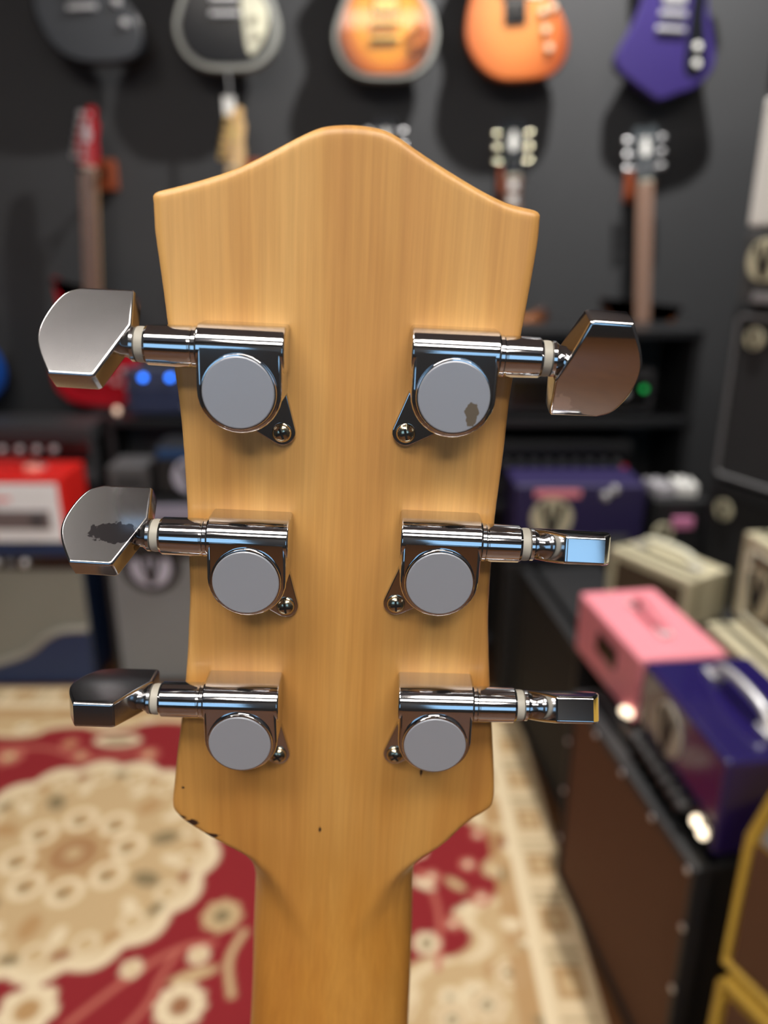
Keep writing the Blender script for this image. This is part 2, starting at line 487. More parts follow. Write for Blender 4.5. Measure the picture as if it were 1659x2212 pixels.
# ------------------------------------------------------------------ rug
def rug():
    cx, cy = -0.7533, 1.4946
    hx, hy = 1.178, 0.745
    x0, x1, y0, y1 = cx - hx, cx + hx, cy - hy, cy + hy
    st = 0.0065
    nx = int((x1 - x0) / st); ny = int((y1 - y0) / st)
    xs = np.linspace(x0, x1, nx); ys = np.linspace(y0, y1, ny)
    X, Y = np.meshgrid(xs, ys)
    cream = np.array(lin((192, 165, 124))[:3]); pale = np.array(lin((222, 204, 170))[:3]); tan = np.array(lin((174, 138, 94))[:3])
    red = np.array(lin((134, 40, 44))[:3]); rose = np.array(lin((178, 100, 86))[:3]); olive = np.array(lin((132, 116, 86))[:3])
    brown = np.array(lin((150, 106, 76))[:3])
    col = np.zeros(X.shape + (3,)); col[:] = cream
    rng = np.random.RandomState(3)
    def put(mask, c):
        mask = np.clip(mask, 0, 1)[..., None]
        col[:] = col * (1 - mask) + c * mask
    def soft(d, wd=0.006):
        return np.clip(0.5 - d / wd, 0, 1)
    def disc(px, py, r, c, ry=None, ang=0.0):
        ry = ry or r
        dx, dy = X - px, Y - py
        ca, sa = math.cos(ang), math.sin(ang)
        u = (dx * ca + dy * sa) / r; v = (-dx * sa + dy * ca) / ry
        put(soft((np.hypot(u, v) - 1) * min(r, ry)), c)
    def flower(px, py, r, petals, c, cc, amp=0.18, rin=0.42):
        d = np.hypot(X - px, Y - py); a = np.arctan2(Y - py, X - px)
        put(soft(d - r * (1 - amp + amp * np.abs(np.cos(a * petals / 2)))), c)
        disc(px, py, r * rin, cc)
    def ring(px, py, r, wd, c):
        d = np.hypot(X - px, Y - py)
        put(soft(np.abs(d - r) - wd), c)
    def stem(pts, wd, c):
        P = catmull(pts, 10, False)
        for (ax, ay) in P:
            pass
        dm = np.full(X.shape, 9.0)
        for (ax, ay), (bx_, by_) in zip(P, P[1:]):
            vx, vy = bx_ - ax, by_ - ay; L2 = vx * vx + vy * vy + 1e-12
            tt = np.clip(((X - ax) * vx + (Y - ay) * vy) / L2, 0, 1)
            dm = np.minimum(dm, np.hypot(X - ax - tt * vx, Y - ay - tt * vy))
        put(soft(dm - wd), c)
    # tan figure in the cream ground
    for k in range(170):
        px, py = rng.uniform(x0, x1), rng.uniform(y0, y1)
        if rng.rand() < .5: disc(px, py, rng.uniform(.014, .032), tan, rng.uniform(.010, .022), rng.uniform(0, 3))
        else: flower(px, py, rng.uniform(.018, .034), 6, pale, olive, .2, .3)
    for (px, py, r_) in ((.20, 1.10, .042), (.255, 1.17, .036), (.13, 1.07, .040), (.285, 1.27, .030), (.03, 1.10, .036), (-.24, 1.02, .04), (-.12, 1.00, .04)):
        flower(px, py, r_, 7, pale, olive, .22, .26)
        ring(px, py, r_ * .62, .003, tan)
    # red field: an oval with a stepped, scalloped rim
    dx, dy = (X - cx), (Y - cy)
    aa = np.arctan2(dy / .52, dx / 1.02)
    rad = np.hypot(dx / 1.02, dy / .52)
    edge = 1.0 + 0.035 * np.sign(np.sin(aa * 22)) * np.abs(np.sin(aa * 22)) ** .5 + .02 * np.sin(aa * 9 + 1)
    put(soft((rad - edge) * .5), red)
    put(soft(np.abs(rad - edge - .035) * .5 - .008) * .8, pale)
    # pale flowers, buds and tendrils on the red
    seeds = [(-.3954, 1.0983, .052, 10, pale, brown), (-.3567, 1.3107, .046, 8, cream, olive), (-.3851, 1.2114, .024, 5, pale, cream),
             (-.5149, 1.179, .024, 5, pale, cream), (-.6881, 1.0887, .06, 7, pale, tan), (-1.0838, 1.8699, .045, 8, rose, cream),
             (-.8778, 1.8384 + .035, .03, 6, rose, cream), (-.6821, 1.8699 + .01, .032, 6, rose, cream), (-.93, 1.93, .03, 6, rose, tan),
             (-.56, 1.95, .04, 8, rose, cream), (-1.16, 1.78, .05, 8, pale, olive), (-1.02, 1.16, .05, 8, pale, brown), (-.87, 1.05, .04, 7, rose, cream),
             (.20, 1.46, .022, 5, rose, pale), (.22, 1.36, .024, 6, rose, pale), (.15, 1.29, .020, 5, rose, pale), (.11, 1.42, .024, 5, rose, pale),
             (.235, 1.56, .02, 5, rose, pale), (.06, 1.52, .05, 9, pale, olive), (-.05, 1.35, .045, 9, pale, brown), (-.16, 1.6, .05, 8, pale, olive),
             (-.1, 1.15, .04, 7, rose, cream), (-.05, 1.78, .05, 8, pale, brown), (-.3, 1.86, .05, 9, pale, olive), (.09, 1.24, .03, 6, pale, olive),
             (-1.3, 1.4, .06, 9, pale, olive), (-1.5, 1.6, .06, 9, pale, olive), (-1.5, 1.25, .05, 9, rose, olive)]
    stem([(-.60, 1.06), (-.54, 1.13), (-.47, 1.20), (-.41, 1.235), (-.36, 1.24)], .007, rose)
    stem([(-.50, 1.03), (-.46, 1.10), (-.45, 1.16), (-.43, 1.22)], .006, rose)
    stem([(-.30, 1.12), (-.32, 1.2), (-.30, 1.27)], .008, cream)
    stem([(.11, 1.18), (.12, 1.27), (.115, 1.36), (.08, 1.44)], .006, rose)
    stem([(-1.2, 1.9), (-1.0, 1.91), (-.85, 1.86), (-.7, 1.90)], .007, rose)
    disc(-.385, 1.165, .05, cream, .014, .35)
    for s in seeds: flower(*s)
    disc(-.7943, 1.9468, .070, pale, .030, 0.0); disc(-.7943, 1.9468, .045, olive, .014, 0.0)
    disc(.09, 1.40, .030, pale, .012, 2.6); disc(.165, 1.40, .028, cream, .012, -.7)
    # scalloped medallion
    d = np.hypot(dx, dy); a = np.arctan2(dy, dx)
    rim = .335 + .022 * np.abs(np.cos(a * 9 + .3))
    put(soft(d - rim, .008), pale)
    put(soft(d - rim + .035, .02), cream)
    for k in range(18):
        q = (k + .3) * 2 * math.pi / 18
        disc(cx + .296 * math.cos(q), cy + .296 * math.sin(q), .022, (tan, olive, brown)[k % 3], .013, q + 1.57)
        ring(cx + .285 * math.cos(q + .17), cy + .285 * math.sin(q + .17), .024, .005, pale)
    for k in range(10):
        q = k * 2 * math.pi / 10 + .25
        disc(cx + .215 * math.cos(q), cy + .215 * math.sin(q), .034, (olive, tan, cream)[k % 3], .022, q)
        disc(cx + .245 * math.cos(q + .3), cy + .245 * math.sin(q + .3), .028, pale, .016, q)
    disc(cx, cy, .10, tan); disc(cx, cy, .055, brown * .5 + tan * .5); ring(cx, cy, .068, .005, cream); disc(cx, cy, .02, cream)
    for k in range(8):
        q = k * 2 * math.pi / 8 + .2
        px, py = cx + .128 * math.cos(q), cy + .120 * math.sin(q)
        disc(px, py, .040, tan * .5 + cream * .5); ring(px, py, .034, .0085, pale * 1.05); disc(px - .004, py - .008, .011, olive)
    # borders: a tan band, a pale line and a guard of blocks
    bd = np.minimum(np.minimum(X - x0, x1 - X), np.minimum(Y - y0, y1 - Y))
    band = (bd < .165) & (bd >= .112)
    put(band.astype(float) * .85, tan)
    for k in range(120):
        side = rng.randint(4); off = .138 + rng.uniform(-.018, .018)
        if side < 2: px, py = (x0 + off if side else x1 - off), rng.uniform(y0, y1)
        else: px, py = rng.uniform(x0, x1), (y0 + off if side == 2 else y1 - off)
        disc(px, py, rng.uniform(.010, .022), (cream, brown, pale, olive)[rng.randint(4)], rng.uniform(.008, .015), rng.uniform(0, 3))
    put(((bd < .118) & (bd >= .096)).astype(float), pale)
    put((bd < .096).astype(float), pale * .6 + cream * .4)
    along = np.where(np.minimum(X - x0, x1 - X) < np.minimum(Y - y0, y1 - Y), Y, X)
    ph = (along / .155) % 1.0
    blk = (bd < .082) & (bd > .022)
    put((blk & (ph > .18) & (ph < .62)).astype(float), tan * .8 + olive * .2)
    put((blk & (ph > .27) & (ph < .53) & (bd < .066) & (bd > .034)).astype(float), cream)
    put(((bd < .09) & (((ph > .70) & (ph < .76)) | ((ph > .86) & (ph < .92)))).astype(float) * .8, olive)
    put((bd < .014).astype(float), pale * .6 + tan * .4)
    # mesh: top grid + skirt
    zt = 0.009
    verts = np.stack([X.ravel(), Y.ravel(), np.full(X.size, zt)], 1)
    idx = np.arange(nx * ny).reshape(ny, nx)
    q = np.stack([idx[:-1, :-1].ravel(), idx[:-1, 1:].ravel(), idx[1:, 1:].ravel(), idx[1:, :-1].ravel()], 1)
    loop = list(idx[0, :]) + list(idx[1:, -1]) + list(idx[-1, -2::-1]) + list(idx[-2:0:-1, 0])
    base = verts[loop].copy(); base[:, 2] = 0.0005
    nb = len(verts)
    V = np.vstack([verts, base])
    sk = [[loop[i], nb + i, nb + (i + 1) % len(loop), loop[(i + 1) % len(loop)]] for i in range(len(loop))]
    F = np.vstack([q, np.array(sk)])
    me = bpy.data.meshes.new('patterned_rug')
    me.vertices.add(len(V)); me.vertices.foreach_set('co', V.ravel())
    me.loops.add(F.size); me.loops.foreach_set('vertex_index', F.ravel().astype(np.int32))
    me.polygons.add(len(F))
    me.polygons.foreach_set('loop_start', np.arange(0, F.size, 4, dtype=np.int32))
    me.update(calc_edges=True)
    at = me.color_attributes.new('pile', 'FLOAT_COLOR', 'POINT')
    cc = np.ones((len(V), 4)); cc[:nb, :3] = col.reshape(-1, 3); cc[nb:, :3] = col.reshape(-1, 3)[loop]
    at.data.foreach_set('color', cc.ravel())
    m = bpy.data.materials.new('woven_wool_pile'); m.use_nodes = True
    nt = m.node_tree; bs = nt.nodes['Principled BSDF']
    an = nt.nodes.new('ShaderNodeAttribute'); an.attribute_name = 'pile'
    tc = nt.nodes.new('ShaderNodeTexCoord'); n = nt.nodes.new('ShaderNodeTexNoise'); n.inputs['Scale'].default_value = 350
    mr = nt.nodes.new('ShaderNodeMapRange'); mr.inputs['To Min'].default_value = .8; mr.inputs['To Max'].default_value = 1.15
    mx = nt.nodes.new('ShaderNodeMix'); mx.data_type = 'RGBA'; mx.blend_type = 'MULTIPLY'; mx.inputs['Factor'].default_value = 1
    nt.links.new(tc.outputs['Object'], n.inputs['Vector']); nt.links.new(n.outputs['Fac'], mr.inputs['Value'])
    nt.links.new(an.outputs['Color'], mx.inputs['A']); nt.links.new(mr.outputs['Result'], mx.inputs['B'])
    nt.links.new(mx.outputs['Result'], bs.inputs['Base Color'])
    bs.inputs['Roughness'].default_value = 0.95; bs.inputs['Specular IOR Level'].default_value = .1
    me.materials.append(m)
    o = bpy.data.objects.new('patterned_rug', me); C.objects.link(o)
    tag(o, 'red and cream floral rug with scalloped medallion on the floor', 'rug')
rug()

# ------------------------------------------------------------------ the guitar in front (head seen from behind)
TOP = [(-37.04, 75.58), (-36.57, 76.2), (-35.49, 76.66), (-31.04, 77.88), (-26.8, 79.19), (-22.47, 80.7), (-18.26, 82.61), (-14.06, 84.81), (-9.86, 87.02), (-6.53, 88.49), (-4.05, 89.01), (-1.16, 89.25), (1.75, 89.19), (5.07, 88.75), (7.73, 87.68), (11.12, 85.75), (15.55, 83.36), (19.96, 81.17), (24.47, 79.09), (28.85, 77.5), (33.29, 76.72), (34.31, 76.37), (34.84, 75.79)]
RIGHT = [(34.84, 75.79), (34.9, 74.59), (34.9, 70.49), (34.37, 62.95), (33.8, 56.02), (33.16, 48.78), (32.66, 40.44), (32.58, 31.83), (32.32, 22.91), (32.12, 14.69), (32.29, 7.19), (32.51, -1.51), (32.94, -8.3), (33.68, -15.17), (34.85, -24.73), (36.23, -34.57), (37.63, -44.72), (38.45, -51.28), (38.71, -56.48), (37.42, -58.94), (34.06, -61.81), (30.93, -65.37), (27.84, -69.82), (25.23, -73.76), (23.12, -77.66), (21.91, -81.53), (21.59, -85.35), (21.71, -91.85), (22.2, -106.23), (22.6, -121.32)]
LEFT = [(-37.04, 75.58), (-36.97, 74.28), (-36.94, 69.48), (-36.36, 63.7), (-35.77, 57.82), (-35.31, 52.64), (-34.46, 45.47), (-33.66, 37.2), (-33.19, 29.61), (-32.9, 19.72), (-32.8, 11.51), (-32.83, 4.0), (-32.91, -4.71), (-33.42, -12.65), (-34.02, -20.89), (-35.05, -30.55), (-36.22, -39.32), (-37.34, -47.08), (-38.26, -55.03), (-38.9, -60.27), (-38.38, -62.85), (-36.14, -65.64), (-31.66, -69.13), (-27.16, -73.21), (-24.22, -75.87), (-22.44, -79.59), (-21.25, -83.34), (-20.61, -88.41), (-20.69, -94.82), (-20.78, -105.35), (-20.81, -123.06)]
HS_Y = 0.152
gtr = empty('electric_guitar', (-0.0094, HS_Y, 1.3316))
# local x right, local y up along the head, local z out of its back towards the viewer, rolled 2.8 degrees
gtr.rotation_euler = Matrix(((math.cos(R(2.8)), math.sin(R(2.8)), 0), (0, 0, -1), (-math.sin(R(2.8)), math.cos(R(2.8)), 0))).to_euler()
tag(gtr, 'natural wood guitar seen from behind, head with six chrome tuners up close', 'guitar')
BEND = math.tan(R(9)); YB = -55.0

def resample(pts, n):
    P = np.array(catmull(pts, 6, False)); s = np.r_[0, np.cumsum(np.hypot(*np.diff(P, axis=0).T))]
    q = np.linspace(0, s[-1], n)
    return np.stack([np.interp(q, s, P[:, 0]), np.interp(q, s, P[:, 1])], 1)

def guitar_head():
    NR, NU = 190, 60
    Lc = resample(LEFT, NR); Rc = resample(RIGHT, NR)
    ext = np.linspace(0, 1, 14)[1:]
    Lc = np.vstack([Lc, np.stack([Lc[-1, 0] - 5.0 * ext, Lc[-1, 1] + (-380 - Lc[-1, 1]) * ext], 1)])
    Rc = np.vstack([Rc, np.stack([Rc[-1, 0] + 3.4 * ext, Rc[-1, 1] + (-380 - Rc[-1, 1]) * ext], 1)])
    Lc, Rc = Lc[::-1], Rc[::-1]                      # bottom to top
    n = len(Lc)
    wv = np.linspace(0, 1, n)
    # the vertical parameter follows the true height so that the crown only bends the upper rows
    wy = np.clip((0.5 * (Lc[:, 1] + Rc[:, 1]) - 20) / (75 - 20), 0, 1) ** 1.5
    u = np.concatenate([[0, .004, .010, .018, .028, .042], np.linspace(.06, .94, NU), [.958, .972, .982, .990, .996, 1]])
    Tc = resample(TOP, 400)
    tp = np.stack([np.interp(u, np.linspace(0, 1, 400), Tc[:, k]) for k in (0, 1)], 1)
    dev = tp - (Lc[-1][None] * (1 - u)[:, None] + Rc[-1][None] * u[:, None])
    G = Lc[:, None, :] * (1 - u)[None, :, None] + Rc[:, None, :] * u[None, :, None] + wy[:, None, None] * dev[None]
    # extra fine rows right under the crown for its rounded edge
    def lerp_rows(a, c, ts): return [a + (c - a) * t for t in ts]
    rows = list(G[:-3]) + lerp_rows(G[-4], G[-1], (.33, .55, .72, .84, .92, .97, 1.0))
    G = np.array(rows)
    X, Y = G[..., 0], G[..., 1]
    xl, xr = X[:, :1], X[:, -1:]
    hw = (xr - xl) / 2; xc = (xr + xl) / 2
    # distance to the rim
    rimp = np.vstack([resample(LEFT, 500), resample(RIGHT, 500), resample(TOP, 400)])
    dist = np.full(X.shape, 99.0)
    for k in range(0, len(rimp), 1):
        dist = np.minimum(dist, np.hypot(X - rimp[k, 0], Y - rimp[k, 1]))
    dist[:, 0] = 0; dist[:, -1] = 0; dist[-1, :] = 0
    rr = 1.7
    dcl = np.clip(dist, 0, rr)
    z = -(rr - np.sqrt(np.maximum(0, rr * rr - (rr - dcl) ** 2)))
    # neck: flat wedge dying out in a V, round shoulders on both sides
    Yc = np.clip(Y, -400, 200)
    fl = np.clip((Yc + 108) / (108 - 68), 0, 1)
    wf = hw * fl
    q = np.clip((np.abs(X - xc) - wf) / np.maximum(hw - wf, 1e-3), 0, 1)
    amp = 13.0 * np.clip((-66 - Yc) / 26, 0, 1) ** 0.9
    amp = amp * np.clip((-60 - Yc) / 6, 0, 1)
    z = z - amp * (1 - np.sqrt(np.maximum(0, 1 - (q * .985) ** 2)))
    # the head's back ends in a raised tongue with a soft step down to the neck on both sides
    d_t = np.clip((np.abs(X - xc) - wf + 1.5) / 8.0, 0, 1); d_t = d_t * d_t * (3 - 2 * d_t)
    z = z - 1.9 * np.clip(fl * 1.5, 0, 1) * np.clip((-66 - Yc) / 8, 0, 1) * d_t
    bend = np.maximum(0, YB - 18 - Y); bend = np.where(bend < 30, bend * bend / 60, bend - 15) * BEND
    z = z + bend
    zf = np.minimum(-14.0 + bend, z - .2)
    V = np.vstack([np.stack([X, Y, z], -1).reshape(-1, 3), np.stack([X, Y, zf], -1).reshape(-1, 3)]) / 1000.0
    nr, nc = X.shape
    I = np.arange(nr * nc).reshape(nr, nc); J = I + nr * nc
    F = []
    for a in range(nr - 1):
        for c in range(nc - 1):
            F.append((I[a, c], I[a, c + 1], I[a + 1, c + 1], I[a + 1, c]))
            F.append((J[a, c], J[a + 1, c], J[a + 1, c + 1], J[a, c + 1]))
    for a in range(nr - 1):
        F.append((I[a, 0], I[a + 1, 0], J[a + 1, 0], J[a, 0])); F.append((I[a, -1], J[a, -1], J[a + 1, -1], I[a + 1, -1]))
    for c in range(nc - 1):
        F.append((I[-1, c], I[-1, c + 1], J[-1, c + 1], J[-1, c])); F.append((I[0, c], J[0, c], J[0, c + 1], I[0, c + 1]))
    me = bpy.data.meshes.new('headstock_and_neck')
    me.from_pydata([tuple(v) for v in V], [], [tuple(int(k) for k in f) for f in F])
    bm = bmesh.new(); bm.from_mesh(me); bpy.data.meshes.remove(me)
    finish('headstock_and_neck', bm, WOOD, gtr, 50)
guitar_head()

def neck_z(y): return (-YB * 0 + (max(0, YB - 18 - y) - 15)) * BEND if y < YB - 48 else 0
# fretboard under the neck and the body far below the frame
def slab(name, m, pts, z0, z1, parent, bev=0.0):
    """outline in mm in head coordinates, following the tilt of the neck"""
    bm = prism_bm([(p[0] / 1000, p[1] / 1000) for p in pts], z0 / 1000, z1 / 1000, 'z', bev / 1000)
    for v in bm.verts:
        v.co.z += (max(0, YB - 18 - v.co.y * 1000) - 15) * BEND / 1000 if v.co.y * 1000 < YB - 48 else 0
    return finish(name, bm, m, parent, 40)
slab('fretboard', ROSEWOOD, [(-20.5, -104), (21.5, -104), (25.6, -420), (-25.6, -420)], -20, -14.2, gtr)
slab('nut', CREAMPL, [(-20.5, -100), (21.3, -100), (21.4, -103.5), (-20.5, -103.5)], -21, -14.2, gtr)
body_pts = catmull([(-26, -360), (-90, -345), (-120, -375), (-105, -450), (-118, -530), (-165, -620), (-160, -720), (-80, -775), (0, -785), (80, -775), (160, -720), (165, -620), (118, -530), (100, -450), (128, -360), (90, -350), (55, -390), (26, -380)], 6)
slab('body', mat('guitar_body_lacquer', (150, 96, 44), .3), body_pts, -20, 22, gtr, 4)

# tuning machines -------------------------------------------------
def button_outline():
    arc = catmull([(10.7, 10.1), (13.7, 8.7), (15.9, 5.0), (17.0, 0.5), (16.2, -3.4), (13.4, -8.5)], 5, False)
    # the shaft meets the straight slanted side; first the upper corner, then the arc, then the short flat end
    return [(0.0, 2.4), (0.5, 9.7), (1.0, 10.2)] + arc + [(5.6, -8.6), (4.9, -8.2)]

def tuner(name, px, py, side, turn, btn_mat, cap_mat, ear, tilt=0.0, label=None, blen=1.0, slen=0.0, wsc=1.0, bulge=0.0):
    """px, py mm: centre of the cap. side -1 shaft to the left, +1 to the right. turn: button turned about its shaft"""
    s = side; k = 0.001
    hb = bmesh.new()
    # gear case: flat U
    n = 18
    U = [(8.0, 8.6)] + [(8.0 * math.cos(a), 8.0 * math.sin(a)) for a in [-math.pi * j / n for j in range(n + 1)]] + [(-8.0, 8.6)]
    merge(hb, prism_bm([(p[0] * k, p[1] * k) for p in U], 0, 9.45 * k, 'z', 0.8 * k, 4, 'a1'))
    # worm case: a half round on straight walls, lying across
    prof = [(11.9, 0), (11.9, 5.0)] + [(7.45 + 4.45 * math.cos(a), 5.0 + 4.45 * math.sin(a)) for a in [math.pi * j / 20 for j in range(1, 20)]] + [(3.0, 5.0), (3.0, 0)]
    merge(hb, prism_bm([(p[0] * k, p[1] * k) for p in prof], -8.35 * k, 8.35 * k, 'x', 0.55 * k, 3))
    t = finish(name, hb, CHROME, gtr, 35)
    t.location = (px * k, py * k, 0)
    t.rotation_euler = (0, 0, R(tilt))
    if label: t['label'] = label
    finish('cap', lathe_bm([(7.15 * k, 9.2 * k), (7.15 * k, 10.0 * k), (7.0 * k, 10.25 * k), (6.75 * k, 10.3 * k)], 48), CHROME, t, 35)
    finish('cap_disc', lathe_bm([(6.72 * k, 10.1 * k), (6.72 * k, 10.4 * k), (6.55 * k, 10.5 * k)], 48), cap_mat, t, 15)
    # shaft sleeve, washer and button share one axis
    ax = (0, 7.3 * k, 5.0 * k); e = slen
    pr = [(3.4, 8.0), (3.98, 8.3), (3.98, 9.0), (3.84, 9.2), (3.84, 9.5), (3.95, 9.7), (3.85, 17.5 + e), (3.5, 18.0 + e)]
    finish('shaft_sleeve', lathe_bm([(r * k, s * h * k) for r, h in pr], 40, 'x', ax), CHROME, t, 30)
    finish('washer', lathe_bm([(r * k, s * (h + e) * k) for r, h in [(3.1, 17.9), (3.35, 18.1), (3.4, 19.0), (3.3, 19.6), (3.0, 19.8)]], 32, 'x', ax), NYLON, t, 35)
    bb = bmesh.new()
    O = [(s * (p[0] * blen) * k, p[1] * wsc * k) for p in button_outline()]
    pb = prism_bm(O, -2.6 * k, 2.6 * k, 'z', 0.6 * k, 3)
    if bulge:
        for j in range(-8, 10):
            bmesh.ops.bisect_plane(pb, geom=list(pb.verts) + list(pb.edges) + list(pb.faces), plane_co=(0, (j + .03) * k, 0), plane_no=(0, 1, 0))
        for v in pb.verts:
            q = v.co.y / (10.3 * k)
            v.co.z += math.copysign(1, v.co.z) * bulge * k * (1 - q * q) * min(1, abs(v.co.z) / (2.0 * k))
    merge(bb, pb)
    merge(bb, lathe_bm([(r * k, s * h * k) for r, h in [(2.6, -1.0), (3.35, -.7), (3.35, -.1), (2.6, 0.9), (2.3, 3.0), (1.8, 6.0)]], 28, 'x'))
    bo = finish('button', bb, btn_mat, t, 32)
    bo.location = (s * (20.6 + e) * k, ax[1], ax[2])
    bo.rotation_euler = (R(turn), 0, 0)
    # mounting ear with its screw
    ex, ey = ear
    d = Vector((ex, ey)).normalized(); pn = Vector((-d.y, d.x)); L = Vector((ex, ey)).length
    base = [d * 5.5 + pn * 5.6, d * (L - 3.5) + pn * 3.6]
    tip = [Vector((ex, ey)) + (d * math.cos(a) + pn * math.sin(a)) * 2.75 for a in [R(70 - 140 * j / 10) for j in range(11)]]
    eo = base[:1] + tip + [d * 5.5 - pn * 5.6]
    finish('mounting_ear', prism_bm([(p.x * k, p.y * k) for p in eo], 0, 1.1 * k, 'z', .35 * k, 2, 'a1'), CHROME, t, 35)
    sc = bmesh.new()
    merge(sc, lathe_bm([(2.0 * k, 1.0 * k), (2.0 * k, 1.4 * k), (1.75 * k, 1.95 * k), (1.2 * k, 2.35 * k), (.5 * k, 2.5 * k), (.1 * k, 2.52 * k)], 28, 'z', (ex * k, ey * k, 0)))
    nf = len(sc.faces)
    ca = R(random.uniform(0, 90))
    for j in range(2):
        c2, s2 = math.cos(ca + j * math.pi / 2), math.sin(ca + j * math.pi / 2)
        hl, hwid = 1.15, .24
        q = [(-hl, -hwid), (hl, -hwid), (hl, hwid), (-hl, hwid)]
        merge(sc, prism_bm([((ex + a * c2 - b_ * s2) * k, (ey + a * s2 + b_ * c2) * k) for a, b_ in q], 2.0 * k, (2.54 + j * .004) * k, 'z'))
    sc.faces.ensure_lookup_table()
    for f in sc.faces[nf:]:
        f.material_index = 1
    finish('screw', sc, [SCREW, SLOT], t, 35)
    return t

EL, ER = (7.0, -9.3), (-8.2, -9.3)
tuner('tuning_machine', -19.65, 42.0, -1, -40, BUTTON_BR, CAP, EL, wsc=1.03)
tuner('tuning_machine', -18.65, 3.65, -1, -51, BUTTON_PATCH, CAP, EL)
tuner('tuning_machine', -20.30, -34.75, -1, -97, BUTTON_BR, CAP, EL, 1.0, bulge=.5)
tuner('tuning_machine', 20.30, 43.1, 1, 197, BUTTON_PEEL, CAP_SCUFF, ER, slen=-1.7, blen=.92, wsc=1.06, bulge=1.4)
tuner('tuning_machine', 20.35, 5.35, 1, -106, BUTTON, CAP, ER, slen=-1.6, blen=.92, bulge=.6)
tuner('tuning_machine', 22.10, -33.10, 1, -118, BUTTON, CAP, ER, 1.0, slen=-.3, blen=.93, bulge=.6)

# ------------------------------------------------------------------ guitars on the wall
def offset(pts, d):
    n = len(pts); out = []
    area = sum(pts[i][0] * pts[(i + 1) % n][1] - pts[(i + 1) % n][0] * pts[i][1] for i in range(n))
    sg = 1 if area > 0 else -1
    for i in range(n):
        a, c = Vector(pts[i - 1]), Vector(pts[(i + 1) % n])
        t = (c - a).normalized()
        out.append((pts[i][0] - sg * t.y * d, pts[i][1] + sg * t.x * d))
    return out

SHAPES = {
    'single_cut': [(0, 0), (.085, .008), (.142, .05), (.166, .12), (.150, .19), (.117, .24), (.113, .29), (.135, .345), (.112, .375), (.060, .345),
                   (.032, .37), (.0, .425), (-.08, .43), (-.135, .385), (-.126, .32), (-.114, .26), (-.146, .19), (-.166, .12), (-.142, .05), (-.085, .008)],
    'double_horn': [(0, 0), (.09, .01), (.145, .055), (.158, .125), (.138, .2), (.108, .26), (.112, .32), (.138, .385), (.085, .35), (.035, .33),
                    (-.035, .33), (-.085, .37), (-.138, .44), (-.122, .33), (-.11, .26), (-.14, .2), (-.158, .13), (-.145, .055), (-.09, .01)],
    'pointed': [(0, 0), (.055, .020), (.105, .040), (.150, .085), (.158, .13), (.135, .20), (.11, .27), (.105, .33), (.13, .40), (.075, .37), (.03, .35),
                (-.03, .35), (-.08, .40), (-.13, .45), (-.10, .34), (-.098, .27), (-.125, .19), (-.155, .125), (-.150, .085), (-.10, .050), (-.045, .020)],
}
YG = 2.77
